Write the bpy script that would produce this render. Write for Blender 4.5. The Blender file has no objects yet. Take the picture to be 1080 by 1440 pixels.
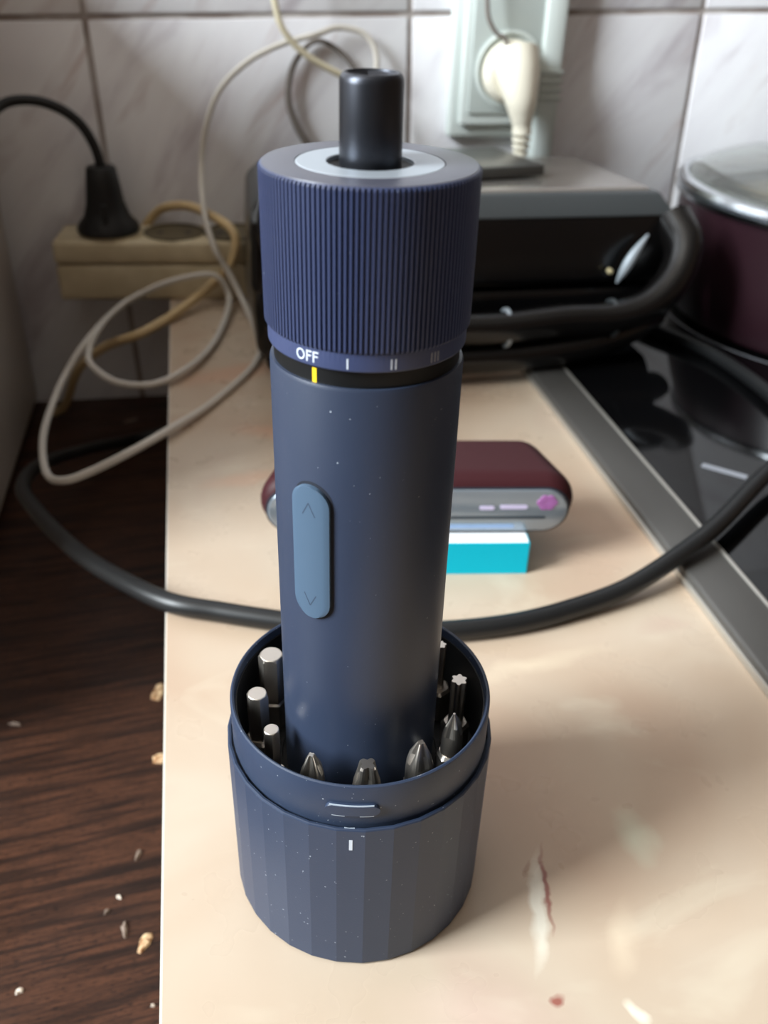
import bpy, bmesh, math, random
from mathutils import Vector, Matrix
random.seed(7)
PI = math.pi
S = 0.001                      # everything below is written in millimetres
scene = bpy.context.scene
C = bpy.context.collection

# ------------------------------------------------------------------ camera
F_PX, PITCH, ROLL, YAW = 1271.4, 0.5674, 0.0328, math.radians(11.4)
fwd = Vector((math.sin(YAW)*math.cos(PITCH), math.cos(YAW)*math.cos(PITCH), -math.sin(PITCH)))
rt0 = Vector((math.cos(YAW), -math.sin(YAW), 0)); up0 = rt0.cross(fwd)
rt = math.cos(ROLL)*rt0 + math.sin(ROLL)*up0
up = -math.sin(ROLL)*rt0 + math.cos(ROLL)*up0
cam_pos = Vector((-27.53, -157.95, 214.33))*S
cd = bpy.data.cameras.new('camera'); cam = bpy.data.objects.new('camera', cd); C.objects.link(cam)
m = Matrix((rt, up, -fwd)).transposed().to_4x4(); m.translation = cam_pos
cam.matrix_world = m
cd.sensor_fit = 'VERTICAL'; cd.sensor_height = 36; cd.sensor_width = 27
cd.lens = F_PX/1440*36
cd.clip_start = 0.01; cd.clip_end = 20
cd.dof.use_dof = True
cd.dof.focus_distance = (Vector((0, -4, 95))*S - cam_pos).dot(fwd)
cd.dof.aperture_fstop = 17.0
scene.camera = cam

# ------------------------------------------------------------------ light
w = bpy.data.worlds.new('room_light'); scene.world = w; w.use_nodes = True
bg = w.node_tree.nodes['Background']
bg.inputs['Color'].default_value = (1.0, 0.93, 0.87, 1); bg.inputs['Strength'].default_value = 0.02

def area(name, loc, target, sx, sy, power, col):
    ld = bpy.data.lights.new(name, 'AREA'); ld.shape = 'RECTANGLE'; ld.size = sx; ld.size_y = sy
    ld.energy = power; ld.color = col
    o = bpy.data.objects.new(name, ld); C.objects.link(o); o.location = loc
    o.rotation_euler = (Vector(target)-Vector(loc)).to_track_quat('-Z', 'Y').to_euler()
    return o
area('window_daylight', (-1.38, -0.25, 0.98), (0.0, -0.25, 0.98), 0.62, 1.10, 94, (0.88, 0.955, 1.0))

scene.view_settings.view_transform = 'Standard'
scene.view_settings.look = 'None'
scene.view_settings.exposure = 0.13
scene.view_settings.gamma = 1.0
scene.view_settings.use_curve_mapping = False

# ------------------------------------------------------------------ materials
def lin(c):
    return tuple(((v/255)/12.92 if v/255 <= .04045 else ((v/255+.055)/1.055)**2.4) for v in c)
def mat(name, rgb, rough=.5, metal=0.0, spec=.5, **kw):
    mt = bpy.data.materials.new(name); mt.use_nodes = True
    b = mt.node_tree.nodes['Principled BSDF']
    b.inputs['Base Color'].default_value = (*lin(rgb), 1)
    b.inputs['Roughness'].default_value = rough; b.inputs['Metallic'].default_value = metal
    b.inputs['Specular IOR Level'].default_value = spec
    for k, v in kw.items(): b.inputs[k.replace('_', ' ')].default_value = v
    return mt
class NT:
    def __init__(s, mt): s.t = mt.node_tree; s.b = s.t.nodes['Principled BSDF']
    def n(s, typ, **kw):
        nd = s.t.nodes.new(typ)
        for k, v in kw.items(): setattr(nd, k, v)
        return nd
    def l(s, a, b): s.t.links.new(a, b)
    def noise(s, vec, scale, detail=3, rough=.55, dist=0):
        nd = s.n('ShaderNodeTexNoise'); nd.inputs['Scale'].default_value = scale
        nd.inputs['Detail'].default_value = detail; nd.inputs['Roughness'].default_value = rough
        nd.inputs['Distortion'].default_value = dist
        if vec is not None: s.l(vec, nd.inputs['Vector'])
        return nd.outputs['Fac']
    def coord(s, kind='Object'): return s.n('ShaderNodeTexCoord').outputs[kind]
    def mapping(s, vec, loc=(0,0,0), rot=(0,0,0), sc=(1,1,1), typ='POINT'):
        nd = s.n('ShaderNodeMapping', vector_type=typ)
        nd.inputs['Location'].default_value = loc; nd.inputs['Rotation'].default_value = rot
        nd.inputs['Scale'].default_value = sc; s.l(vec, nd.inputs['Vector']); return nd.outputs['Vector']
    def ramp(s, fac, stops):
        nd = s.n('ShaderNodeValToRGB'); el = nd.color_ramp.elements
        while len(el) < len(stops): el.new(.5)
        for e, (p, c) in zip(el, stops):
            e.position = p; e.color = (*c, 1) if len(c) == 3 else c
        s.l(fac, nd.inputs['Fac']); return nd.outputs['Color']
    def mix(s, fac, a, b):
        nd = s.n('ShaderNodeMix', data_type='RGBA')
        if hasattr(fac, 'links'): s.l(fac, nd.inputs[0])
        else: nd.inputs[0].default_value = fac
        for q, i in ((a, 6), (b, 7)):
            if hasattr(q, 'links'): s.l(q, nd.inputs[i])
            else: nd.inputs[i].default_value = (*q, 1)
        return nd.outputs[2]
    def range(s, v, a, b, c=0, d=1):
        nd = s.n('ShaderNodeMapRange'); s.l(v, nd.inputs[0])
        for i, q in enumerate((a, b, c, d)): nd.inputs[i+1].default_value = q
        return nd.outputs[0]
    def math(s, op, a, b=0.0):
        nd = s.n('ShaderNodeMath', operation=op)
        for i, q in enumerate((a, b)):
            if hasattr(q, 'links'): s.l(q, nd.inputs[i])
            else: nd.inputs[i].default_value = q
        return nd.outputs[0]
    def bump(s, h, strength, dist=.0005):
        nd = s.n('ShaderNodeBump'); nd.inputs['Strength'].default_value = strength
        nd.inputs['Distance'].default_value = dist; s.l(h, nd.inputs['Height']); s.l(nd.outputs[0], s.b.inputs['Normal'])
    def base(s, c): s.l(c, s.b.inputs['Base Color'])

def dusty(name, rgb, rough, speck, spec=.55):
    mt = mat(name, rgb, rough, 0, spec); k = NT(mt); co = k.coord()
    k.b.inputs['Sheen Weight'].default_value = .05; k.b.inputs['Sheen Roughness'].default_value = .45; k.b.inputs['Sheen Tint'].default_value = (.55, .72, 1, 1)
    nz = k.noise(co, 1300, 1, .4)
    f = k.range(nz, speck, speck+.03)
    tone = k.range(k.noise(co, 35, 3), .35, .65, .0, .10)
    c = k.mix(tone, lin(rgb), lin(tuple(min(255, v+22) for v in rgb)))
    k.base(k.mix(f, c, lin((150, 158, 168))))
    k.bump(k.noise(co, 2600, 2), .10, .0002)
    return mt
M_BODY = dusty('slate_blue_soft_plastic', (39, 48, 67), .41, .80)
M_CASE = dusty('slate_blue_case_plastic', (42, 53, 74), .44, .765, .4)
M_GRIP = dusty('indigo_grip_plastic', (51, 60, 92), .40, .80)
M_GTOPP = mat('grip_top_sheen_grey', (70, 71, 82), .34)  # smooth top of the grip plastic, its sheen painted in as grey
M_BTN = mat('blue_grey_button_plastic', (68, 88, 108), .45)
M_NAVY = mat('deep_navy_seam', (22, 27, 39), .6)
M_CHEV = mat('groove_shade', (48, 62, 80), .6)  # darker tone paints the shade inside the engraved arrows
M_BLKRING = mat('black_gloss_ring', (9, 10, 11), .5, 0, .3)
M_INNER = mat('black_insert_plastic', (7, 8, 10), .55)
M_SHAFT = mat('blackened_steel', (62, 64, 70), .36, .85)
M_DISC = mat('brushed_pale_aluminium', (172, 180, 188), .42, .5)
M_STEEL = mat('bit_steel', (206, 198, 188), .36, 1.0)
M_WHITE = mat('white_print', (205, 212, 222), .6)
M_DIM = mat('dim_white_print_and_glare', (140, 143, 150), .6)  # dim white print, also the glare painted on the hob
M_YEL = mat('yellow_print', (250, 205, 30), .5)
M_SCUFF = mat('scuffed_pale_edge', (165, 176, 188), .6)
M_BLACK = mat('black_rubber', (21, 22, 23), .42)
M_BLKPLUG = mat('black_plug_plastic', (14, 14, 15), .5)
M_CABLE = mat('white_cable_vinyl', (206, 200, 190), .45)
M_CREAM = mat('cream_cable_vinyl', (218, 208, 180), .45)
M_GREYC = mat('grey_wire_and_shaded_loop', (120, 112, 106), .5)
M_BEIGE = mat('aged_beige_plastic', (178, 162, 122), .5)
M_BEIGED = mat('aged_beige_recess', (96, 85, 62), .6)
M_CORDB = mat('tan_cord_vinyl', (206, 180, 134), .5)
M_SOCK = mat('white_socket_plastic', (214, 222, 218), .35)
M_SOCKD = mat('socket_recess_plastic', (186, 194, 190), .4)
M_PLUGW = mat('ivory_plug_plastic', (236, 230, 212), .4)
M_APPL = mat('pale_appliance_enamel', (196, 186, 176), .4)
M_APPLD = mat('appliance_dark_seal', (60, 58, 56), .6)
M_GBLK = mat('grill_gloss_black', (9, 9, 10), .25)
M_GGRY = mat('grill_dark_grey_trim', (62, 66, 68), .38)
M_GTOP = mat('grill_lid_brushed', (176, 170, 164), .22, .75)
M_HANDLE = mat('grill_handle_black', (11, 10, 10), .24)
M_CHROME = mat('chrome', (196, 200, 204), .18, 1.0)
M_SATIN = mat('satin_silver', (170, 180, 188), .35, .3)
M_LED = mat('indicator_lamp_lens', (190, 178, 140), .2)
M_SLAB = mat('dark_grey_slab', (70, 70, 68), .3)
M_POT = mat('dark_maroon_enamel', (40, 22, 28), .30)
M_FOOD = mat('beige_food', (176, 150, 118), .7)
M_MAROON = mat('maroon_leatherette', (58, 25, 29), .5, 0, .2)
M_SILV = mat('smoked_silver_panel', (150, 160, 170), .2, .6)
M_SILVD = mat('smoked_panel_dark_band', (78, 88, 98), .2, .6)
M_LILAC = mat('lilac_indicator', (196, 186, 214), .4)
M_PINK = mat('violet_pink_emblem', (150, 92, 150), .45)
M_PALEB = mat('pale_blue_strip', (142, 168, 204), .3)
M_TEAL = mat('teal_card', (0, 176, 198), .5, 0, .2)
M_CARD = mat('white_card', (244, 246, 248), .5)
M_TRIM = mat('hob_trim_grey_metal', (92, 90, 87), .42, .5)
M_TRIME = mat('hob_trim_edge_and_highlight', (190, 186, 178), .3, .7)
M_HOB = mat('black_ceramic_glass', (8, 8, 9), .07)
M_EDGE = mat('white_edge_band', (206, 200, 190), .5)
M_CAB = mat('cabinet_board', (180, 160, 136), .6)
M_GLASS = mat('lid_glass', (226, 232, 228), .06, 0, .5, Transmission_Weight=.95, IOR=1.45)
M_CRUMB = mat('pale_crumb', (196, 160, 116), .8)
M_CRUMBG = mat('greyish_flake', (128, 112, 100), .7)
M_CRUMBW = mat('white_crumb', (226, 214, 198), .7)
k = NT(M_BEIGE); co = k.coord(); k.base(k.mix(k.range(k.noise(co, 60, 3), .3, .7), lin((196, 180, 146)), lin((214, 200, 168))))
k = NT(M_MAROON); k.bump(k.noise(k.coord(), 900, 3), .25, .0003)
k = NT(M_CRUMB); co = k.coord(); k.base(k.mix(k.range(k.noise(co, 400, 2), .4, .6), lin((150, 108, 70)), lin((220, 190, 150))))

def marble():
    mt = mat('marbled_laminate', (224, 196, 164), .28, 0, .45); k = NT(mt); co = k.coord()
    big = k.noise(co, 9, 3, .5, .6)
    c = k.ramp(big, [(.30, lin((177, 148, 125))), (.45, lin((187, 166, 144))), (.58, lin((192, 175, 155))), (.72, lin((183, 157, 141)))])
    patch = k.range(k.noise(k.mapping(co, (.3, .1, 0), (0, 0, .6), (1, 1.8, 1)), 14, 4, .55, .8), .58, .74, 0, .45)
    c = k.mix(patch, c, lin((214, 204, 182)))
    wob = k.n('ShaderNodeTexNoise'); wob.inputs['Scale'].default_value = 55; wob.inputs['Detail'].default_value = 4; k.l(co, wob.inputs['Vector'])
    va = k.n('ShaderNodeVectorMath', operation='MULTIPLY_ADD'); k.l(wob.outputs['Color'], va.inputs[0])
    va.inputs[1].default_value = (.012, .012, 0); k.l(co, va.inputs[2])
    vs = k.n('ShaderNodeVectorMath', operation='ADD'); k.l(va.outputs[0], vs.inputs[0]); vs.inputs[1].default_value = (-.006, -.006, 0)
    pv = vs.outputs[0]
    def stroke(cx, cy, ang, la, lb, col, amount, soft=.35):
        nonlocal c
        mp = k.mapping(pv, (cx*S, cy*S, 0), (0, 0, math.radians(ang)), (la*S, lb*S, 1), 'TEXTURE')
        sx = k.n('ShaderNodeSeparateXYZ'); k.l(mp, sx.inputs[0])
        d = k.math('SQRT', k.math('ADD', k.math('POWER', k.math('ABSOLUTE', sx.outputs[0]), 2.0), k.math('POWER', k.math('ABSOLUTE', sx.outputs[1]), 2.0)))
        c = k.mix(k.range(d, 1.0, soft, 0, amount), c, lin(col))
    stroke(45, -24, 71, 20, 3.0, (226, 220, 204), .75)           # pale fleck with the red vein at its side
    stroke(49.6, -18, 76, 15, 1.1, (138, 80, 70), .9)
    stroke(45.5, -13, 60, 5, 0.9, (150, 116, 96), .6)
    stroke(42.5, -48, 40, 2.6, 1.8, (146, 84, 72), .95)
    stroke(79, -8, 95, 11, 5.5, (206, 206, 182), .7, .0)
    stroke(63, -35, 60, 13, 5, (222, 204, 178), .5, .0)
    stroke(60, -54, 110, 5, 2.4, (240, 232, 212), .7)
    stroke(72, 66, 8, 38, 5, (216, 200, 174), .5, .0)  # specular streak painted into the laminate colour
    stroke(20, -48, -15, 24, 10, (208, 184, 170), .5, .0)
    stroke(-20, 330, 20, 40, 14, (200, 150, 120), .5)
    stroke(10, 250, -15, 40, 10, (206, 154, 126), .5)
    stroke(-20, 210, 10, 22, 8, (206, 160, 132), .4)
    k.base(c)
    k.l(k.range(k.noise(co, 40, 3), .3, .7, .24, .36), k.b.inputs['Roughness'])
    return mt
M_MARBLE = marble()

def wood():
    mt = mat('dark_walnut_laminate', (70, 40, 26), .42, 0, .25); k = NT(mt); co = k.coord()
    rot = (0, 0, math.radians(6.5))
    a = k.noise(k.mapping(co, (0, 0, 0), rot, (.45, .022, 1), 'TEXTURE'), 5, 5, .6, .25)
    b = k.noise(k.mapping(co, (.4, .2, 0), rot, (.07, .0030, 1), 'TEXTURE'), 4, 4, .65)
    c = k.ramp(a, [(.30, lin((28, 17, 12))), (.44, lin((48, 29, 20))), (.56, lin((76, 47, 32))), (.70, lin((42, 25, 17)))])
    c = k.mix(k.range(b, .48, .62, 0, .75), c, lin((28, 16, 11)))
    pores = k.range(k.noise(k.mapping(co, (0, 0, 0), rot, (.016, .0042, 1), 'TEXTURE'), 6, 2, .5), .56, .64, 0, .7)
    c = k.mix(pores, c, lin((24, 14, 10)))
    k.base(c)
    k.l(k.range(k.noise(co, 30, 3), .3, .7, .34, .55), k.b.inputs['Roughness'])
    k.bump(b, .15, .0003)
    return mt
M_WOOD = wood()

def tile_mat():
    mt = mat('marbled_wall_tile', (206, 202, 204), .22, 0, .5); k = NT(mt)
    oi = k.n('ShaderNodeObjectInfo').outputs['Random']
    cb = k.n('ShaderNodeCombineXYZ'); r1 = k.math('MULTIPLY', oi, 3.7)
    k.l(r1, cb.inputs[0]); k.l(r1, cb.inputs[2])
    ad = k.n('ShaderNodeVectorMath', operation='ADD'); k.l(k.coord(), ad.inputs[0]); k.l(cb.outputs[0], ad.inputs[1])
    co = ad.outputs[0]
    q = k.mapping(co, (0, 0, 0), (0, math.radians(36), 0), (.3, 1, 1.3), 'TEXTURE')
    a = k.noise(q, 6.5, 4, .6, .5)
    b = k.noise(k.mapping(co, (.7, 0, .3), (0, math.radians(40), 0), (.2, 1, 1.3), 'TEXTURE'), 9, 4, .6, .4)
    c = k.ramp(a, [(.32, lin((200, 194, 200))), (.46, lin((234, 233, 237))), (.60, lin((240, 240, 243))), (.74, lin((206, 196, 198)))])
    c = k.mix(k.range(b, .60, .72, 0, .55), c, lin((186, 158, 152)))
    k.base(c); return mt
M_TILE = tile_mat()
M_GROUT = mat('grey_grout', (150, 142, 136), .8)
k = NT(M_GROUT); k.base(k.mix(k.range(k.noise(k.coord(), 25, 3), .4, .6), lin((150, 138, 132)), lin((190, 184, 180))))
M_FLOOR = mat('floor_vinyl', (70, 58, 48), .6)

# ------------------------------------------------------------------ mesh helpers (millimetres in world space)
WL = {}
def link(o, parent, world):
    C.objects.link(o); WL[o] = Vector(world)
    if parent is not None:
        o.parent = parent; o.location = (Vector(world)-WL[parent])*S
    else: o.location = Vector(world)*S
def obj(name, vf, material, parent=None, smooth=35, origin=None):
    verts, faces = vf
    vs = [Vector(v) for v in verts]
    if origin is None:
        lo = [min(v[i] for v in vs) for i in range(3)]; hi = [max(v[i] for v in vs) for i in range(3)]
        origin = ((lo[0]+hi[0])/2, (lo[1]+hi[1])/2, lo[2])
    og = Vector(origin)
    me = bpy.data.meshes.new(name)
    me.from_pydata([tuple((v-og)*S) for v in vs], [], faces)
    me.validate(); bm = bmesh.new(); bm.from_mesh(me); bmesh.ops.recalc_face_normals(bm, faces=bm.faces); bm.to_mesh(me); bm.free()
    if smooth:
        for p in me.polygons: p.use_smooth = True
        me.set_sharp_from_angle(angle=math.radians(smooth))
    me.materials.append(material)
    o = bpy.data.objects.new(name, me); link(o, parent, og)
    return o
def thing(name, loc, label, cat, group=None):
    o = bpy.data.objects.new(name, None); o.empty_display_size = .01; link(o, None, loc)
    return tag(o, label, cat, group)
def tag(o, label=None, cat=None, group=None, kind=None):
    if label: o['label'] = label
    if cat: o['category'] = cat
    if group: o['group'] = group
    if kind: o['kind'] = kind
    return o
def join(*parts):
    V, Fc = [], []
    for v, f in parts:
        n = len(V); V += list(v); Fc += [tuple(i+n for i in q) for q in f]
    return V, Fc
def xf(vf, mtx):
    return [tuple(mtx @ Vector(v)) for v in vf[0]], vf[1]
def lathe(prof, n=64, c=(0, 0), closed=False, a0=0.0):
    V, Fc, idx = [], [], []
    for r, z in prof:
        if r < 1e-6:
            idx.append([len(V)]*n); V.append((c[0], c[1], z))
        else:
            idx.append(list(range(len(V), len(V)+n)))
            V += [(c[0]+r*math.cos(a0+2*PI*i/n), c[1]+r*math.sin(a0+2*PI*i/n), z) for i in range(n)]
    m_ = len(prof)
    for j in range(m_ if closed else m_-1):
        A, B = idx[j], idx[(j+1) % m_]
        for i in range(n):
            q = [A[i], A[(i+1) % n], B[(i+1) % n], B[i]]
            u = []
            for t in q:
                if t not in u: u.append(t)
            if len(u) > 2: Fc.append(tuple(u))
    return V, Fc
def box(x0, x1, y0, y1, z0, z1, bev=0.0, seg=2):
    bm = bmesh.new(); bmesh.ops.create_cube(bm, size=1)
    for v in bm.verts:
        v.co = ((x0+x1)/2+v.co.x*(x1-x0), (y0+y1)/2+v.co.y*(y1-y0), (z0+z1)/2+v.co.z*(z1-z0))
    if bev: bmesh.ops.bevel(bm, geom=bm.edges[:], offset=bev, segments=seg, profile=.5, affect='EDGES')
    bm.verts.index_update()
    r = [tuple(v.co) for v in bm.verts], [tuple(v.index for v in f.verts) for f in bm.faces]
    bm.free(); return r
def prism(pts, z0, z1, bev=0.0, seg=2):
    bm = bmesh.new()
    f = bm.faces.new([bm.verts.new((x, y, z0)) for x, y in pts])
    r = bmesh.ops.extrude_face_region(bm, geom=[f])
    for e in r['geom']:
        if isinstance(e, bmesh.types.BMVert): e.co.z = z1
    if bev:
        ed = [e for e in bm.edges if abs(e.verts[0].co.z-e.verts[1].co.z) < 1e-6]
        bmesh.ops.bevel(bm, geom=ed, offset=bev, segments=seg, profile=.5, affect='EDGES')
    bm.verts.index_update()
    o = [tuple(v.co) for v in bm.verts], [tuple(v.index for v in f.verts) for f in bm.faces]
    bm.free(); return o
def spline(pts, per=8):
    P = [Vector(p) for p in pts]; out = []
    P = [2*P[0]-P[1]]+P+[2*P[-1]-P[-2]]
    for i in range(1, len(P)-2):
        a, b, c, d = P[i-1:i+3]
        for s in range(per):
            t = s/per
            out.append(.5*((2*b)+(c-a)*t+(2*a-5*b+4*c-d)*t*t+(3*b-a-3*c+d)*t**3))
    out.append(P[-2]); return out
def tube(pts, rad, n=12, per=8, sx=1.0, sy=1.0, raw=False):
    P = [Vector(p) for p in pts] if raw else spline(pts, per)
    V, Fc = [], []; T = (P[1]-P[0]).normalized()
    N = T.orthogonal().normalized()
    if abs(T.z) < .9: N = (Vector((0, 0, 1))-T*T.z).normalized()
    for i, p in enumerate(P):
        t = (P[min(i+1, len(P)-1)]-P[max(i-1, 0)]).normalized()
        N = (N-t*N.dot(t)).normalized(); B = t.cross(N)
        r = rad(i/(len(P)-1)) if callable(rad) else rad
        V += [tuple(p+(N*math.cos(2*PI*q/n)*sy+B*math.sin(2*PI*q/n)*sx)*r) for q in range(n)]
        if i:
            a, b = (i-1)*n, i*n
            Fc += [(a+q, a+(q+1) % n, b+(q+1) % n, b+q) for q in range(n)]
    Fc += [tuple(reversed(range(n))), tuple(range(len(V)-n, len(V)))]
    return V, Fc
def stadium(L, W, n=12):
    r = W/2; h = L/2-r; o = []
    for i in range(n+1): a = -PI/2+PI*i/n; o.append((h+r*math.cos(a), r*math.sin(a)))
    for i in range(n+1): a = PI/2+PI*i/n; o.append((-h+r*math.cos(a), r*math.sin(a)))
    return o
def on_cyl(R, deg, s, z, d): a = math.radians(deg)+s/R; return ((R+d)*math.cos(a), (R+d)*math.sin(a), z)
def cyl_grid(R, deg, rows, d_in, d_out, bev, cols=12):
    """raised patch on an upright cylinder: rows = [(z, half width)]"""
    V, Fc = [], []
    zlo, zhi = rows[0][0], rows[-1][0]
    us = [-1+2*i/cols for i in range(cols+1)]
    for z, hw in rows:
        for u in us:
            s = u*hw; V.append(on_cyl(R, deg, s, z, d_out if abs(u) < 1 and z not in (zlo, zhi) else d_out-bev))
    nr, nc = len(rows), cols+1
    for j in range(nr-1):
        for i in range(cols): Fc.append((j*nc+i, j*nc+i+1, (j+1)*nc+i+1, (j+1)*nc+i))
    ring = [i for i in range(nc)]+[j*nc+cols for j in range(1, nr)]+[(nr-1)*nc+i for i in range(cols-1, -1, -1)]+[j*nc for j in range(nr-2, 0, -1)]
    base = []
    for q in ring:
        x, y, z = V[q]; f = (R+d_in)/math.hypot(x, y); base.append(len(V)); V.append((x*f, y*f, z))
    for i in range(len(ring)):
        j = (i+1) % len(ring); Fc.append((ring[i], ring[j], base[j], base[i]))
    return V, Fc
def pill_rows(z0, z1, hw, n=8, ex=2.0):
    rows = []
    for i in range(n+1):
        t = math.cos(PI/2*(1-i/n)); t = i/n
        rows.append((z0+hw*(1-math.cos(PI/2*t)), max(hw*math.sin(PI/2*t), .05)))
    for i in range(1, 6): rows.append((z0+hw+(z1-z0-2*hw)*i/6, hw))
    for i in range(n, -1, -1):
        t = i/n; rows.append((z1-hw*(1-math.cos(PI/2*t)), max(hw*math.sin(PI/2*t), .05)))
    return rows
def cyl_bar(R, deg, p, q, wd, d=.04, th=.06, n=4):
    """printed stroke or groove-shade strip from (s,z) p to q on a cylinder"""
    (s0, z0), (s1, z1) = p, q; L = math.hypot(s1-s0, z1-z0); nx, nz = -(z1-z0)/L*wd/2, (s1-s0)/L*wd/2
    V, Fc = [], []
    for i in range(n+1):
        t = i/n; s, z = s0+(s1-s0)*t, z0+(z1-z0)*t
        for sg, dd in ((1, d), (-1, d), (-1, d-th), (1, d-th)): V.append(on_cyl(R, deg, s+sg*nx, z+sg*nz, dd))
        if i:
            a, b = (i-1)*4, i*4
            Fc += [(a+e, a+(e+1) % 4, b+(e+1) % 4, b+e) for e in range(4)]
    Fc += [(0, 1, 2, 3), (n*4+3, n*4+2, n*4+1, n*4)]
    return V, Fc

# ------------------------------------------------------------------ the setting
WY = 511.5
tag(obj('floor', box(-1450, 2130, -2630, 540, -890, -870), M_FLOOR), kind='structure')
wall = tag(obj('wall_back', box(-1450, 2130, WY, 540, -870, 1720), M_GROUT), kind='structure')
tilt = Matrix.Rotation(math.radians(-1.37), 4, 'Y')
TW, TH, G = 209.0, 300.0, 3.6
tile0 = None
for r in range(3):
    for c in range(-2, 4):
        x0, z0 = 114+(c-1)*TW, 171+(r-1)*TH
        ctr = Vector((114, 510, 171))+tilt @ Vector((x0+TW/2-114, 0, z0+TH/2-171))
        if tile0 is None:
            v = box(-TW/2+G/2, TW/2-G/2, 0, 4, -TH/2+G/2, TH/2-G/2, 1.0, 2)
            tile0 = obj('tile', v, M_TILE, wall, 35, (0, 0, 0)); t = tile0
        else:
            t = tile0.copy(); C.objects.link(t); t.parent = wall
        t.location = (ctr-WL[wall])*S; t.rotation_euler = (0, math.radians(-1.37), 0)

# the rest of the kitchen, out of frame: it only bounces the window light
M_PAINT = mat('unseen_wall_brown_paint', (116, 92, 74), .8); M_CEIL = mat('unseen_ceiling_dull_paint', (178, 168, 158), .85)
tag(obj('unseen_ceiling', box(-1450, 2100, -2600, 540, 1720, 1740), M_CEIL), kind='structure')
tag(obj('unseen_wall_left', box(-1450, -1400, -2600, 540, -870, 1720), M_PAINT), kind='structure')
tag(obj('unseen_wall_right', box(2100, 2130, -2600, 540, -870, 1720), M_PAINT), kind='structure')
tag(obj('unseen_wall_front', box(-1450, 2130, -2630, -2600, -870, 1720), M_PAINT), kind='structure')
win = obj('unseen_window_1', join(box(-1400, -1372, -610, -562, 380, 1580, 3), box(-1400, -1372, 62, 110, 380, 1580, 3), box(-1400, -1372, -562, 62, 380, 428, 3), box(-1400, -1372, -562, 62, 1532, 1580, 3)), M_EDGE)
tag(win, kind='structure')
obj('window_sill', box(-1400, -1300, -640, 140, 350, 376, 4), M_EDGE, win)

# counter: marbled laminate slab with its white edge band
ctop = thing('countertop', (60, 50, -38), 'beige marbled laminate worktop under the blue screwdriver', 'worktop')
o = obj('slab', prism([(-48.2, -420), (900, -420), (900, 511), (-57.6, 511)], -38, 0), M_MARBLE, ctop, 0, (0, 0, 0))
obj('edge_band', prism([(-48.8, -420), (-48.2, -420), (-57.6, 511), (-58.2, 511)], -38, -.15), M_EDGE, ctop, 0)
bc = thing('base_cabinet', (400, 60, -870), 'pale base cabinet carrying the marbled worktop', 'cabinet')
obj('carcass', box(-36, 900, -380, 505, -870, -38), M_CAB, bc)
obj('cabinet_door', box(-30, 430, -398, -380, -770, -50, 2), M_CAB, bc)
obj('cabinet_door', box(436, 896, -398, -380, -770, -50, 2), M_CAB, bc)

# lower wooden table at the left
tb = thing('wooden_table', (-400, 60, -870), 'dark walnut wooden table top, lower than the worktop at left', 'table')
obj('board', prism([(-760, -420), (-52.5, -420), (-58.6, 256), (-760, 240)], -123, -95, .5, 1), M_WOOD, tb, 0, (0, 0, -95))
obj('board', prism([(-760, 240.7), (-58.6, 256.7), (-60.8, 510), (-760, 510)], -123, -95, .5, 1), M_WOOD, tb, 0, (0, 200, -95))
for x, y in ((-740, -400), (-110, -400), (-740, 455), (-110, 455)):
    obj('leg', box(x, x+45, y, y+45, -870, -123, 2), M_WOOD, tb)

# pale appliance at the left edge: its side shades the corner
ap = thing('kitchen_appliance', (-380, 330, -95), 'large pale appliance on the wooden table, at the left edge of the picture', 'appliance')
obj('body', box(-640, -163, 168, 500, -89, 250, 9, 4), M_APPL, ap)
obj('door', box(-636, -170, 146, 167, -80, 242, 6, 3), M_APPL, ap)
obj('handle', tube([(-200, 148, 0), (-200, 118, 10), (-200, 112, 60), (-200, 118, 110), (-200, 148, 120)], 7), M_CHROME, ap)
for x in (-620, -190):
    for y in (190, 470): obj('foot', lathe([(0, -95), (14, -95), (15, -92), (12, -88), (0, -88)], 20, (x, y)), M_APPLD, ap)

# hob with its metal trim
hb = thing('hob', (420, 180, 0), 'black glass hob set in a grey metal trim on the worktop', 'hob')
obj('glass', box(168, 700, -170, 462, .5, 5.2, .8), M_HOB, hb)
def trim(x0, x1, y0, y1): return box(x0, x1, y0, y1, 0, 6.4, 1.5, 3)
tr = obj('trim', trim(147.5, 168.5, -190, 482), M_TRIM, hb)
obj('trim', trim(168.5, 720, -190, -170), M_TRIM, hb)
obj('trim', trim(168.5, 720, 462, 482), M_TRIM, hb)
obj('trim', trim(700, 720, -170, 462), M_TRIM, hb)
obj('inner_edge_highlight', box(167.6, 169.2, -170, 462, 5.2, 6.9, .5), M_TRIME, tr)  # bright strip paints the highlight along the inner bevel
obj('outer_edge', box(146.6, 148.0, -190, 482, 0, 3.4, .5), M_TRIME, tr)
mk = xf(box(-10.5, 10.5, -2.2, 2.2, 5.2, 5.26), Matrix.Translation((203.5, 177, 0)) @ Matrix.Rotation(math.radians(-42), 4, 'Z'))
obj('painted_glare', mk, M_DIM, hb)  # glare reflected in the glass, painted as a pale bar
for rr in (118, 84):
    obj('zone_ring', lathe([(rr, 5.2), (rr, 5.26), (rr+1.2, 5.26), (rr+1.2, 5.2)], 96, (390, 366), True), M_DIM, hb)

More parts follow.
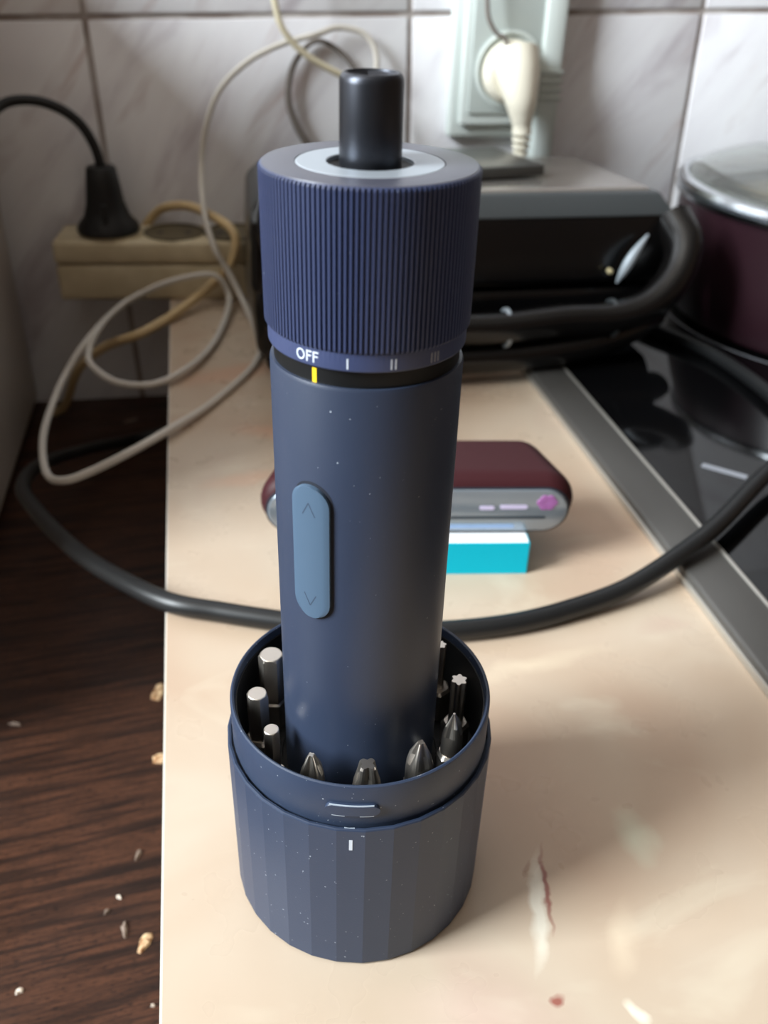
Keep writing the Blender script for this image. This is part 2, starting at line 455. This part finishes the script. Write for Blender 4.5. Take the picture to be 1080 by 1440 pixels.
# ------------------------------------------------------------------ bit case (the cup)
case = thing('bit_case', (0, 0, 0), 'slate blue faceted round bit case holding the screwdriver and steel bits', 'bit case')
NF = 32
a_mark = math.radians(-102.6)
cup_prof = [(0, 0), (31.2, 0), (32.3, .8), (32.4, 50.2), (32.25, 50.5), (32.0, 50.6), (31.5, 50.5), (31.4, 48.6), (30.0, 48.6)]
obj('cup', lathe(cup_prof, NF, a0=a_mark+PI/NF), M_CASE, case, 4)
obj('collar', lathe([(30.7, 47), (30.7, 50.6), (31.0, 51.4), (31.0, 62.2), (30.85, 62.7), (30.5, 62.9), (30.1, 62.7), (29.9, 62.2), (29.6, 36), (29.9, 35)], 128), M_CASE, case)
obj('insert', lathe([(0, 38.6), (17.6, 38.6), (17.6, 40.2), (19.4, 40.2), (19.4, 41), (29.2, 41), (29.5, 60.6), (29.8, 60.6), (29.6, 36), (0, 36)], 96), M_INNER, case)
def lying_pill(R, deg, half, zc, hz, d_in, d_out, bev, n=26):
    V, Fc = [], []
    cols = [-half+hz*(1-math.cos(PI/2*i/6)) for i in range(6)]+[(-half+hz)+(2*half-2*hz)*i/8 for i in range(9)]+[half-hz*(1-math.cos(PI/2*i/6)) for i in range(5, -1, -1)]
    vs = [-1, -.8, -.4, 0, .4, .8, 1]
    for s in cols:
        e = max(0, abs(s)-(half-hz)); h = math.sqrt(max(hz*hz-e*e, .0025))
        for v in vs: V.append(on_cyl(R, deg, s, zc+v*h, d_out if abs(v) < 1 and abs(s) < half-.05 else d_out-bev))
    m_ = len(vs)
    for i in range(len(cols)-1):
        for j in range(m_-1): Fc.append((i*m_+j, (i+1)*m_+j, (i+1)*m_+j+1, i*m_+j+1))
    L = len(cols)
    ring = [i*m_ for i in range(L)]+[(L-1)*m_+j for j in range(1, m_)]+[i*m_+m_-1 for i in range(L-2, -1, -1)]+[j for j in range(m_-2, 0, -1)]
    base = []
    for q in ring:
        x, y, z = V[q]; f = (R+d_in)/math.hypot(x, y); base.append(len(V)); V.append((x*f, y*f, z))
    for i in range(len(ring)):
        j = (i+1) % len(ring); Fc.append((ring[i], ring[j], base[j], base[i]))
    return V, Fc
tabo = obj('latch_tab', lying_pill(31.0, -102.2, 5.9, 56.1, 1.75, -.3, .8, .35), M_CASE, case)
for zz, s0, s1 in ((57.72, -4.9, 4.6), (54.55, -4.4, -1.6), (54.55, 1.6, 4.6)):
    obj('worn_edge', cyl_bar(31.0, -102.2, (s0, zz), (s1, zz), .3, .72, .2, 8), M_SCUFF, tabo)
obj('worn_edge', cyl_bar(31.0, -102.2, (5.35, 55.0), (5.6, 56.6), .3, .66, .1), M_SCUFF, tabo)
obj('worn_edge', cyl_bar(31.0, -102.2, (-5.5, 55.6), (-5.2, 56.9), .3, .66, .1), M_SCUFF, tabo)
obj('index_mark', cyl_bar(32.24, -102.6, (0, 44.0), (0, 47.4), .75, .06, .1), M_WHITE, case)
obj('scuff', join(cyl_bar(31.6, -103.3, (-1.1, 50.75), (0, 50.55), .28, .12, .1), cyl_bar(31.6, -103.3, (0, 50.55), (1.2, 50.7), .3, .12, .1)), M_SCUFF, case)

# ------------------------------------------------------------------ electric screwdriver standing in the case
drv = thing('electric_screwdriver', (0, 0, 38.7), 'slate blue cordless screwdriver standing upright in its bit case', 'screwdriver')
RB = 18.26
body = obj('body', lathe([(0, 38.7), (16.8, 38.7), (RB, 40), (RB, 147.6), (RB-.25, 148.3), (17.0, 148.3), (17.0, 146)], 128), M_BODY, drv)
ringo = obj('indicator_ring', lathe([(15, 146), (17.45, 147.0), (17.45, 153.0), (15, 153)], 128), M_BLKRING, drv)
obj('yellow_pointer', cyl_bar(17.45, -131.0, (0, 148.3), (0, 151.0), .85, .05, .1), M_YEL, ringo)
# knurled grip
NT_ = 132; RK, RG, RC = 18.95, 18.2, 18.4
V, Fc = [], []
def kring(rr, z, kn=None):
    i0 = len(V)
    for i in range(NT_):
        for ph, hi in ((0.0, 1), (.42, 1), (.54, 0), (.90, 0)):
            a = 2*PI*(i+ph)/NT_; r = (RK if hi else RG) if kn else rr
            V.append((r*math.cos(a), r*math.sin(a), z))
    return i0
rings = [kring(16.8, 151.7), kring(RC-.1, 151.7), kring(RC, 151.9), kring(RC, 154.9), kring(0, 155.5, 1), kring(0, 181.55, 1), kring(18.62, 181.95), kring(18.4, 182.05), kring(17.9, 182.05), kring(12.75, 180.6), kring(5, 180.6)]
nn = NT_*4
for a, b in zip(rings, rings[1:]):
    Fc += [(a+i, a+(i+1) % nn, b+(i+1) % nn, b+i) for i in range(nn)]
grip = obj('speed_grip', (V, Fc), M_GRIP, drv, 25)
# markings on the smooth band under the grip: OFF  I  II  III
def letter_O(deg, s, z, rx, rz, wd):
    V, Fc = [], []; n = 28
    for i in range(n):
        a = 2*PI*i/n
        for e, dd in ((1, .04), (0, .04)):
            V.append(on_cyl(RC, deg, s+(rx-wd*(1-e))*math.cos(a), z+(rz-wd*(1-e))*math.sin(a), dd))
    for i in range(n):
        j = (i+1) % n; Fc.append((2*i, 2*j, 2*j+1, 2*i+1))
    return V, Fc
zc, hh, wd = 153.4, 1.0, .26
obj('letter_O', letter_O(-134, -1.3, zc, .92, hh, .26), M_WHITE, grip)
for s in (.1, 1.45):
    obj('letter_F', join(cyl_bar(RC, -134, (s, zc-hh), (s, zc+hh), wd), cyl_bar(RC, -134, (s, zc+hh-wd/2), (s+.98, zc+hh-wd/2), wd), cyl_bar(RC, -134, (s, zc+.1), (s+.85, zc+.1), wd)), M_WHITE, grip)
for deg, n_, mt in ((-110, 1, M_WHITE), (-85.4, 2, M_WHITE), (-60, 3, M_DIM)):
    for i in range(n_):
        s = (i-(n_-1)/2)*.76
        obj('speed_bar', cyl_bar(RC, deg, (s, 152.2), (s, 154.05), .27), mt, grip)
obj('grip_top', lathe([(17.5, 181.6), (18.42, 182.0), (18.35, 182.16), (18.1, 182.22), (12.8, 182.22), (12.8, 180.8)], 128), M_GTOPP, drv)
disc = obj('bearing_plate', lathe([(12.7, 181.0), (12.7, 182.1), (12.5, 182.25), (7.6, 182.25), (7.4, 182.1), (7.4, 180)], 96), M_DISC, drv)
obj('shaft_recess', lathe([(7.6, 181.6), (7.4, 181.5), (4.5, 180.6), (4.5, 180)], 64), M_INNER, drv)
sh = obj('bit_holder', lathe([(5.0, 180), (5.3, 181), (5.3, 194.4), (5.2, 195.1), (4.95, 195.6), (4.65, 195.85), (4.4, 195.85), (4.2, 195.5)], 64), M_SHAFT, drv)
hexv = [(4.2*math.cos(2*PI*i/64), 4.2*math.sin(2*PI*i/64)) for i in range(64)]
def hex_r(a, ap): a = (a+PI/6) % (PI/3)-PI/6; return ap/math.cos(a)
V = [(x, y, 195.5) for x, y in hexv]
V += [(hex_r(2*PI*i/64, 3.2)*math.cos(2*PI*i/64), hex_r(2*PI*i/64, 3.2)*math.sin(2*PI*i/64), 194.6) for i in range(64)]
V += [(hex_r(2*PI*i/64, 3.2)*math.cos(2*PI*i/64), hex_r(2*PI*i/64, 3.2)*math.sin(2*PI*i/64), 186) for i in range(64)]
Fc = [(a*64+i, a*64+(i+1) % 64, (a+1)*64+(i+1) % 64, (a+1)*64+i) for a in range(2) for i in range(64)]+[tuple(range(128, 192))]
obj('hex_socket', (V, Fc), M_SHAFT, sh, 25)
# direction button
DEG = -133.0
obj('button_seam', cyl_grid(RB, DEG+.8, pill_rows(95.9, 128.3, 4.55, 8), -.2, .03, .0), M_NAVY, drv)
btn = obj('direction_button', cyl_grid(RB, DEG, pill_rows(96.6, 127.6, 4.2, 8), -.2, .95, .18), M_BTN, drv, 30)
RBt = RB+.95
obj('arrow_groove_shade', join(cyl_bar(RBt, DEG, (-1.45, 121.2), (0, 124.0), .26, .015, .05), cyl_bar(RBt, DEG, (0, 124.0), (1.45, 121.2), .26, .015, .05)), M_CHEV, btn)
obj('arrow_groove_shade', join(cyl_bar(RBt, DEG, (-1.45, 102.5), (0, 99.7), .26, .015, .05), cyl_bar(RBt, DEG, (0, 99.7), (1.45, 102.5), .26, .015, .05)), M_CHEV, btn)

# ------------------------------------------------------------------ steel bits in the case
def section(fn, levels, n=48):
    V, Fc = [], []
    for z, args in levels:
        V += [(fn(2*PI*i/n, *args)*math.cos(2*PI*i/n), fn(2*PI*i/n, *args)*math.sin(2*PI*i/n), z) for i in range(n)]
    for a in range(len(levels)-1):
        Fc += [(a*n+i, a*n+(i+1) % n, (a+1)*n+(i+1) % n, (a+1)*n+i) for i in range(n)]
    Fc += [tuple(reversed(range(n))), tuple(range((len(levels)-1)*n, len(levels)*n))]
    return V, Fc
def f_hex(a, ap, rmax): return min(hex_r(a, ap), rmax)
def f_phil(a, R, fl, ww):      # four ribs with flutes between them
    c = abs(math.cos(2*a)); return R*(1-fl*min(1, (1-c)*1.25))
def f_torx(a, R, dep): return R*(1-dep*(.5-.5*math.cos(6*a)))
def bit(kind, deg, ztop, size, tip, rot, label, rad=24.0):
    a = math.radians(deg); cx, cy = rad*math.cos(a), rad*math.sin(a)
    t = thing('screwdriver_bit', (cx, cy, 41), label, 'screwdriver bit', 'steel bits standing in the bit case')
    mm = Matrix.Translation((cx, cy, 0)) @ Matrix.Rotation(math.radians(rot), 4, 'Z')
    zs = ztop-14 if kind != 'phil' else ztop-12
    shank = [(41, (3.0, 3.3)), (41.4, (3.18, 3.6)), (zs-.8, (3.18, 3.6)), (zs, (2.6, 2.8))]
    obj('shank', xf(section(f_hex, shank), mm), M_STEEL, t, 25)
    if kind == 'hex':
        h = size/2
        tp = section(f_hex, [(zs-1, (h, h*1.16)), (ztop-.8, (h, h*1.16)), (ztop-.15, (h*.97, h*1.0)), (ztop, (h*.9, h*.9))])
    elif kind == 'torx':
        tp = section(f_torx, [(zs-1, (size/2, .26)), (ztop-.3, (size/2, .26)), (ztop, (size/2*.92, .26))], 72)
    else:
        L = 12; tp = []
        lv = [(-1, 1.0, 0.0), (0, 1.0, .0), (.3, 1.0, .05), (.48, .97, .2), (.72, .78, .5), (.95, tip/3.1+.10, .5), (1.0, tip/3.1, .4)]
        tp = section(f_phil, [(zs+L*max(q, -.08), (size/2*s_, fl, 1.6)) for q, s_, fl in lv], 32)
    obj('tip', xf(tp, mm), M_STEEL, t, 14 if kind == 'phil' else 25)
bit('hex', 148, 64.2, 5.6, 0, 20, 'widest hex-key steel bit, rearmost at the left of the case')
bit('hex', 177, 62.6, 4.6, 0, 10, 'medium hex-key steel bit, at the far left of the case', 24.6)
bit('hex', -157, 61.2, 3.5, 0, 0, 'thinnest hex-key steel bit, front left in the case')
bit('phil', -126, 62.4, 6.0, .75, 20, 'narrow flat-nosed cross-head bit left of the front middle of the case')
bit('phil', -95.5, 62.4, 7.2, 1.6, 40, 'broad blunt cross-head bit at the front middle of the case')
bit('phil', -65.5, 64.8, 6.4, .8, 60, 'tall rounded cross-head bit right of the front middle of the case')
bit('phil', -35.5, 64.2, 5.2, .35, 10, 'slim sharp-pointed cross-head bit at the right front of the case')
bit('torx', -4, 62.8, 4.2, 0, 10, 'larger star-tipped bit at the right of the case')
bit('torx', 24, 64.4, 3.2, 0, 0, 'smaller star-tipped bit, half hidden behind the screwdriver body')

# ------------------------------------------------------------------ teal pack and maroon case
yaw = math.radians(-7.5)
pm = Matrix.Translation((87, 119, 0)) @ Matrix.Rotation(yaw, 4, 'Z')
pk = thing('card_pack', (55, 140, 0), 'small teal and white card pack under the maroon case', 'pack')
obj('carton', xf(box(-66, 0, 0, 45, .2, 15.1, .4, 1), pm), M_CARD, pk)
obj('front_panel', xf(box(-65.9, .1, -.35, .15, 0, 14.9, .1, 1), pm), M_TEAL, pk)
obj('side_panel', xf(box(-.15, .3, -.3, 45, 0, 14.9, .1, 1), pm), M_TEAL, pk)
cm = Matrix.Translation((47, 149.5, 15.2)) @ Matrix.Rotation(yaw, 4, 'Z')
hc = thing('gadget_case', (47, 149.5, 15.2), 'maroon rounded oblong case with a silver front, on the teal pack', 'case')
sv, sf = prism(stadium(125, 25.6, 20), -17, 19, 7.5, 8)
sv = [(x*(1-.17*max(0, (19-z)/36)**1.4), y, z) for x, y, z in sv]
obj('shell', xf((sv, sf), cm @ Matrix.Translation((0, 0, 12.8)) @ Matrix.Rotation(PI/2, 4, 'X')), M_MAROON, hc, 60)
def panel(L, W, th, y, z, bev, tilt=0):
    v = prism(stadium(L, W), 0, th, bev)
    return xf(v, cm @ Matrix.Translation((0, y, z)) @ Matrix.Rotation(math.radians(90-tilt), 4, 'X'))
PT = cm @ Matrix.Translation((0, 0, 10.9)) @ Matrix.Rotation(PI/2, 4, 'X')
obj('panel_seam', xf(prism(stadium(118.8, 20.4, 20), 8, 18.9, .5), PT), M_NAVY, hc)
pn = obj('silver_panel', xf(prism(stadium(117.2, 19.0, 20), 8, 19.5, .8, 3), PT), M_SILV, hc)
def onpanel(x0, x1, z0, z1, th=.16):
    v = prism([(x+(x0+x1)/2, y+(z0+z1)/2) for x, y in stadium(max(x1-x0, z1-z0+.01), z1-z0, 6)], 19.4, 19.5+th)
    return xf(v, PT)
obj('dark_band', onpanel(-50, 50, -3.6, -2.4), M_SILVD, pn)
obj('indicator', onpanel(23.5, 29.5, .6, 2.4), M_LILAC, pn)
obj('indicator', onpanel(31.5, 42.5, .9, 2.8), M_LILAC, pn)
em = []
for i in range(6):
    a = i*PI/3; em.append(xf(lathe([(0, 19.4), (1.9, 19.4), (1.7, 19.75), (0, 19.9)], 14), Matrix.Translation((50+2.3*math.cos(a), 3.8+1.8*math.sin(a), 0))))
obj('emblem', xf(join(*em), PT), M_PINK, pn)
obj('pale_strip', onpanel(-30, 38, -7.9, -6.2, .12), M_PALEB, pn)

# ------------------------------------------------------------------ contact grill
gr = thing('contact_grill', (112, 390, 0), 'black contact grill with a front handle, behind the screwdriver', 'grill')
obj('lower_body', box(-6, 232, 326, 462, 8, 46, 7, 3), M_GBLK, gr)
def hexa(pts_lo, pts_hi, bev):
    bm = bmesh.new(); a = [bm.verts.new(p) for p in pts_lo]; b = [bm.verts.new(p) for p in pts_hi]
    bm.faces.new(a[::-1]); bm.faces.new(b)
    for i in range(4): bm.faces.new((a[i], a[(i+1) % 4], b[(i+1) % 4], b[i]))
    if bev: bmesh.ops.bevel(bm, geom=bm.edges[:], offset=bev, segments=3, profile=.5, affect='EDGES')
    bm.verts.index_update()
    r = [tuple(v.co) for v in bm.verts], [tuple(v.index for v in f.verts) for f in bm.faces]; bm.free(); return r
lid = obj('lid', hexa([(-8, 322, 47), (235, 322, 47), (232, 462, 47), (-5, 462, 47)], [(-6, 330, 88), (233, 330, 88), (229, 456, 86), (-2, 456, 86)], 5), M_GBLK, gr)
obj('lid_bevel', hexa([(-7, 327.5, 84), (236, 327.5, 84), (230, 458, 83), (-2, 458, 83)], [(0, 339, 95.5), (228, 339, 95.5), (222, 450, 92), (6, 450, 92)], 2.5), M_GGRY, lid)
obj('lid_plate', hexa([(4, 341, 94), (225, 341, 94), (219, 448, 90.5), (9, 448, 90.5)], [(7, 344, 97), (222, 344, 97), (216, 446, 93.5), (12, 446, 93.5)], 1.2), M_GTOP, lid)
for x in (8, 214):
    for y in (338, 448): obj('foot', lathe([(0, 5.3 if x > 150 else 0.1), (8, 5.3 if x > 150 else 0.1), (9, 9), (0, 9)], 20, (x, y)), M_BLKPLUG, gr)
HP = [(4, 345, 85), (6, 325, 79), (10, 312, 66), (20, 303, 50), (38, 299, 41), (69, 297, 36), (100, 296, 34), (129, 296, 34), (162, 298, 36), (192, 299, 36), (215, 302, 42), (231, 309, 55), (238, 319, 69), (236, 334, 79)]
hd = obj('handle', tube(HP, lambda t: 10.5+2.8*max(0, (t-.68)/.32), 20, 8, .85, 1.05), M_HANDLE, gr, 50)
LP = [(6, 332, 30), (14, 312, 24), (34, 302, 18), (70, 300, 16), (127, 300, 15.5), (166, 302, 17.5), (196, 306, 22), (222, 317, 28), (236, 333, 31)]
obj('lower_handle', tube(LP, 9, 16, 8, 1.0, 1.0), M_HANDLE, gr, 50)
for i, j in ((7, 0), (9, 0), (3, 0)):
    p = Vector(HP[i]); t = (Vector(HP[i+1])-Vector(HP[i-1])).normalized()
    obj('handle_ring', tube([p-t*1.0, p+t*1.0], 10.5, 24, 8, .85, 1.05, True), M_SATIN if i == 7 else M_GGRY, hd, 50)
obj('side_crescent', tube([(200, 317, 50), (203, 316, 58), (208, 317, 67), (216, 321, 76)], lambda t: .6+2.4*math.sin(PI*t), 10), M_SATIN, lid)
led = obj('indicator_lamp', lathe([(0, -2), (1.5, -2), (1.5, .8), (.9, 1.4), (0, 1.6)], 16), M_LED, lid)
led.rotation_euler = (PI/2, 0, 0); led.location = (Vector((196, 321.5, 56))-WL[lid])*S

tag(obj('slab_trivet', xf(box(-52, 52, -34, 34, 0, 6.5, 1.5, 2), Matrix.Translation((112, 396, 96.2)) @ Matrix.Rotation(math.radians(10), 4, 'Z') @ Matrix.Rotation(math.radians(-2), 4, 'X')), M_SLAB),
    'thin dark grey slab lying on top of the black grill', 'slab')

# ------------------------------------------------------------------ pot with a glass lid
PC = (392, 366)
pot = thing('cooking_pot', (PC[0], PC[1], 5.3), 'dark maroon pot with a steel rim on the hob, at the right edge', 'pot')
obj('pot_body', lathe([(0, 5.45), (108, 5.45), (114, 8), (118, 16), (121, 40), (121.5, 80), (119, 80), (118, 18), (108, 10), (0, 10)], 96, PC), M_POT, pot)
obj('rim', lathe([(119, 79), (122.3, 79), (125, 81), (125.2, 83.5), (122, 85), (118.8, 84)], 96, PC, True), M_CHROME, pot)
for sg in (1,):
    obj('side_handle', tube([(PC[0]+104, PC[1]+62, 62), (PC[0]+140, PC[1]+85, 68), (PC[0]+150, PC[1]+60, 68), (PC[0]+120, PC[1]+22, 62)], 6), M_BLKPLUG, pot)
tag(obj('stew', lathe([(0, 70), (60, 69.5), (118, 68), (118, 60), (0, 60)], 64, PC), M_FOOD), 'beige food inside the maroon pot, seen through the glass lid', 'food')
ld = thing('pot_lid', (PC[0], PC[1], 85), 'domed glass lid with a bright steel band on the maroon pot', 'lid')
obj('steel_band', lathe([(119, 85.2), (123.5, 85.4), (125, 87.4), (123.6, 89.6), (118.5, 90.4), (118, 88)], 96, PC, True), M_CHROME, ld)
dome = [(118.5*math.cos(PI/2*i/14), 88.5+20*math.sin(PI/2*i/14)) for i in range(15)]
dome[-1] = (0, 108.5)
obj('glass_dome', lathe(dome+[(r*.985, z-3) for r, z in reversed(dome)], 96, PC, True), M_GLASS, ld, 60)
obj('knob', lathe([(0, 108), (9, 108), (7, 114), (15, 122), (17, 128), (12, 133), (0, 134)], 32, PC), M_BLKPLUG, ld)

# ------------------------------------------------------------------ cords
CORD = [(240, 362, 9.2), (244, 350, 9.2), (262, 304, 9.3), (265, 247, 10.3), (259, 203, 12), (241, 175, 14), (211, 156, 16), (169, 122, 14), (144, 107, 10.5), (119, 96, 6), (94, 89, 4.4), (73, 85, 4.0), (51, 84, 4.0), (28, 86, 4.0), (6, 92, 4.0), (-14, 99, 4.0), (-34, 107, 4.0), (-52, 115, 4.1), (-69, 135, 0), (-89, 169, -10), (-108, 208, -20), (-124, 245, -28), (-133, 271, -33), (-133, 298, -38), (-127, 328, -48), (-112, 381, -70), (-95, 426, -90), (-70, 440, -91.6)]
gc = tag(obj('rubber_cord', tube(CORD, 3.8, 16, 8), M_BLACK), 'thick black rubber cord looping behind the screwdriver across the worktop', 'cord')
WHITE = [(90, 498, 136), (89, 500, 150), (81, 502, 160), (64, 502, 163), (50, 500, 159), (29, 498, 154), (6, 496, 144), (-14, 494, 127), (-25, 492, 104), (-30, 484, 79), (-30, 460, 57), (-25, 444, 38), (-17, 440, 23), (-8, 424, 6), (-3, 377, 2), (-7, 338, 2), (-32, 289, 2), (-54, 256, 4), (-71, 240, 2), (-92, 240, -8), (-106, 243, -14), (-117, 260, -20), (-124, 293, -22), (-125, 324, -20), (-118, 359, -10), (-104, 383, 4), (-90, 428, 5), (-64, 436, 17), (-36, 438, 23), (-24, 437, 21), (-18, 433, 9), (-22, 405, 4), (-32, 363, 3), (-47, 328, 4), (-65, 315, 2), (-86, 334, -4), (-101, 358, -4), (-104, 373, -1), (-98, 389, 8), (-87, 424, 9), (-74, 432, 14)]
tag(obj('charging_cable', tube(WHITE, 2.0, 10, 8), M_CABLE), 'thin white charging cable looped in front of the beige power strip', 'cable')
TOPC = [(16, 480, 240), (20, 480, 201), (22, 480, 179), (27, 480, 163), (41, 482, 149), (64, 486, 137), (84, 490, 128), (94, 492, 117), (99, 494, 95), (104, 494, 60), (112, 490, 20), (118, 486, 2.4)]
tag(obj('hanging_cable', tube(TOPC, 2.1, 10, 8), M_CREAM), 'cream cable hanging from the top in front of the tiled wall', 'cable')
GREYC = [(60, 503, 60), (47, 503, 86), (37, 503, 102), (31, 504, 120), (35, 505, 140), (48, 506, 154), (61, 506, 152), (74, 505, 141), (80, 504, 126), (82, 503, 90)]  # loop coloured grey to stand for shade on the cable
tag(obj('looped_cable', tube(GREYC, lambda t: 3.2-1.6*min(1, t*1.6), 10, 8), M_GREYC), 'cable loop, painted grey for shade, against the tiles behind the screwdriver tip', 'cable')
BEIGE = [(-76, 506, 20), (-72, 505.5, 36), (-62, 502, 48), (-52, 492, 54), (-39, 482, 56), (-26, 470, 53), (-14, 453, 49), (-11, 447, 40), (-16, 446, 26), (-30, 445, 13), (-52, 421, 4.5), (-74, 398, 0), (-99, 416, -15), (-122, 440, -40), (-140, 470, -80), (-150, 480, -91)]
tag(obj('strip_cord', tube(BEIGE, 3.0, 12, 8), M_CORDB), 'tan mains cord curving beside the beige power strip', 'cord')

# beige power strip with the black plug
sm = Matrix.Translation((-57, 457, 0)) @ Matrix.Rotation(math.radians(-5), 4, 'Z')
ps = thing('power_strip', (-57, 478, 0), 'aged beige power strip with upward sockets by the tiled wall', 'power strip')
psb = obj('body', xf(box(-73, 74, 0, 42, .2, 24, 2.5, 3), sm), M_BEIGE, ps)
obj('cover', xf(box(-73.5, 74.5, -.6, 42.4, 24.6, 40, 3, 3), sm), M_BEIGE, ps)
for x in (-36, 4, 44):
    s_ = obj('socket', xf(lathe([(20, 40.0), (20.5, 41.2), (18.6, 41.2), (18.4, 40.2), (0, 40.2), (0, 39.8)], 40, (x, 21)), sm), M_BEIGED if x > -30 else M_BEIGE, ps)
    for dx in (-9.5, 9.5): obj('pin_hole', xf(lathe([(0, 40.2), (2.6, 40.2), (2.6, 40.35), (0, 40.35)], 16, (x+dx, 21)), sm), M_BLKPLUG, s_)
pl = thing('black_plug', (-94, 476, 41), 'black mains plug pushed into the top of the beige power strip', 'plug')
pc = (-94, 479.5)
obj('plug_body', lathe([(0, 41.4), (19, 41.4), (20.5, 43), (20, 46), (15, 52), (12.5, 60), (11, 72), (9.6, 82), (8.6, 83.2), (0, 83.2)], 32, pc), M_BLKPLUG, pl)
obj('grip_rib', xf(box(-2, 2, -17, 17, 44, 62, 1.5), Matrix.Translation((pc[0], pc[1], 0))), M_BLKPLUG, pl)
obj('plug_cable', tube([(-94, 479.5, 80), (-94.5, 479.5, 88), (-97, 479, 98), (-103, 479, 109), (-114, 478, 118), (-130, 476, 123), (-147, 472, 120.5), (-157, 452, 108), (-158.5, 425, 80), (-158.5, 410, 40)], 3.1, 12, 8), M_BLKPLUG, pl)

# ------------------------------------------------------------------ wall socket, trunking and ivory plug
ws = thing('wall_socket', (176, 510, 96), 'white double wall socket plate on the tiles, above the grill', 'socket')
def wbox(x0, x1, y0, y1, z0, z1, bev): return xf(box(x0, x1, y0, y1, z0, z1, bev, 3), Matrix.Rotation(0, 4, 'Y'))
obj('back_plate', wbox(141, 216, 500, 509.8, 95, 262, 4), M_SOCK, ws)
obj('frame', wbox(148, 212, 494.5, 500.2, 104, 255, 2.6), M_SOCK, ws)
obj('inner_panel', wbox(153, 208, 492.6, 495, 112, 250, 1.2), M_SOCKD, ws)
for zc_ in (140, 212):
    s_ = obj('socket_well', xf(lathe([(23.5, 0), (24.2, 1.6), (22.3, 2.4), (21.2, 1.6), (20.8, .3), (0, .3)], 48), Matrix.Translation((180, 492.7, zc_)) @ Matrix.Rotation(PI/2, 4, 'X')), M_SOCK, ws)
tk = thing('cable_trunking', (208, 510, 73), 'narrow white upright cable trunking at the right of the wall socket', 'trunking')
obj('channel', box(201, 217.5, 492, 509.8, 74, 330, 1.5), M_SOCK, tk)
obj('lid_strip', box(202.5, 216, 490.4, 492.4, 74, 330, .8), M_SOCK, tk)
for i in range(4): obj('clip', box(201.5, 218.4, 488.6, 492, 121+i*5.5, 123.6+i*5.5, .8), M_SOCKD, tk)
wp = thing('ivory_plug', (178, 490, 78), 'ivory mains plug with a downward neck in the white wall socket', 'plug')
obj('flange', xf(lathe([(0, 0), (19, 0), (20, 1.5), (19.4, 6), (16, 10), (0, 11)], 40), Matrix.Translation((180, 490, 139)) @ Matrix.Rotation(PI/2, 4, 'X')), M_PLUGW, wp)
nk = obj('neck', tube([(180, 482, 150), (181, 474, 138), (182.5, 469.5, 126), (184, 469, 116), (185.5, 469.5, 106)], lambda t: 16-9.6*min(1, t*1.1)**1.2, 20, 8), M_PLUGW, wp)
for i in range(5): obj('strain_ring', lathe([(3.0, 106-4.6*i), (6.6-.4*i, 106-4.6*i), (6.6-.4*i, 103.4-4.6*i), (3.0, 103.4-4.6*i)], 24, (185.6+.3*i, 469.5+.4*i), True), M_PLUGW, nk)
obj('plug_lead', tube([(185.5, 469.5, 106), (186.6, 470.5, 92), (187.6, 473, 82), (188, 480, 70), (187, 488, 50), (184, 492, 10), (183, 492, 2.5)], 2.4), M_CREAM, wp)
tag(obj('socket_wire', tube([(156, 484, 215), (156, 482, 195), (157.5, 481, 181), (159.5, 480.5, 171), (165, 480, 163), (171, 480, 160), (174, 480.5, 154)], 1.5, 10), M_GREYC), 'thin dark wire bending down to the ivory plug at the socket', 'wire')

# ------------------------------------------------------------------ crumbs on the dark wooden table
def flake(x, y, L, W, rot, label, mt, z=-95):
    rnd = random.Random(int(x*13+y*7)); n = 11; lo, hi = [], []
    for i in range(n):
        a = 2*PI*i/n; q = .62+.5*rnd.random()
        px, py = L*q*math.cos(a), W*q*math.sin(a)
        lo.append((px, py, 0)); hi.append((px*.8, py*.8, .5+.9*rnd.random()))
    V = lo+hi+[(0, 0, 1.3)]
    Fc = [(i, (i+1) % n, n+(i+1) % n, n+i) for i in range(n)]+[(n+i, n+(i+1) % n, 2*n) for i in range(n)]+[tuple(reversed(range(n)))]
    o = obj('crumb', xf((V, Fc), Matrix.Translation((x, y, z)) @ Matrix.Rotation(math.radians(rot), 4, 'Z')), mt, None, 0)
    tag(o, label, 'crumb', 'crumbs on the dark wooden table')
flake(-68, 174, 6.5, 3.4, 80, 'tan crumb on the wooden table nearest the black cord, beside the worktop edge', M_CRUMB)
flake(-66, 132, 4.0, 3.2, 20, 'rounded tan crumb touching the worktop edge', M_CRUMB)
flake(-69.5, 45.5, 4.6, 2.3, 65, 'largest two-tone tan crumb at the front of the wooden table', M_CRUMB)
flake(-77, 51, 3.9, 1.3, 100, 'slender grey flake left of the largest tan crumb', M_CRUMBG)
flake(-80, 65, 1.3, .7, 140, 'tiny white crumb above the slender grey flake', M_CRUMBW)
flake(-84, 59.5, 1.5, .7, 40, 'small grey crumb left of the slender grey flake', M_CRUMBG)
flake(-111, 33.5, 1.6, .8, 20, 'small white crumb in the front left corner of the wooden table', M_CRUMBW)
flake(-73.5, 83, 3.0, 1.0, 70, 'faint grey flake on the wood midway along the worktop edge', M_CRUMBG)
flake(-132, 163, 3.4, 1.0, -20, 'pale grey flake on the wood at the left edge', M_CRUMBG)
flake(-66, 21, .9, .5, 0, 'white speck of crumb on the wood near the bottom, by the worktop edge', M_CRUMBW)
flake(-95, 468, 7, 1.5, 25, 'pale sliver on the wood in the dark corner below the power strip', M_CRUMBG)
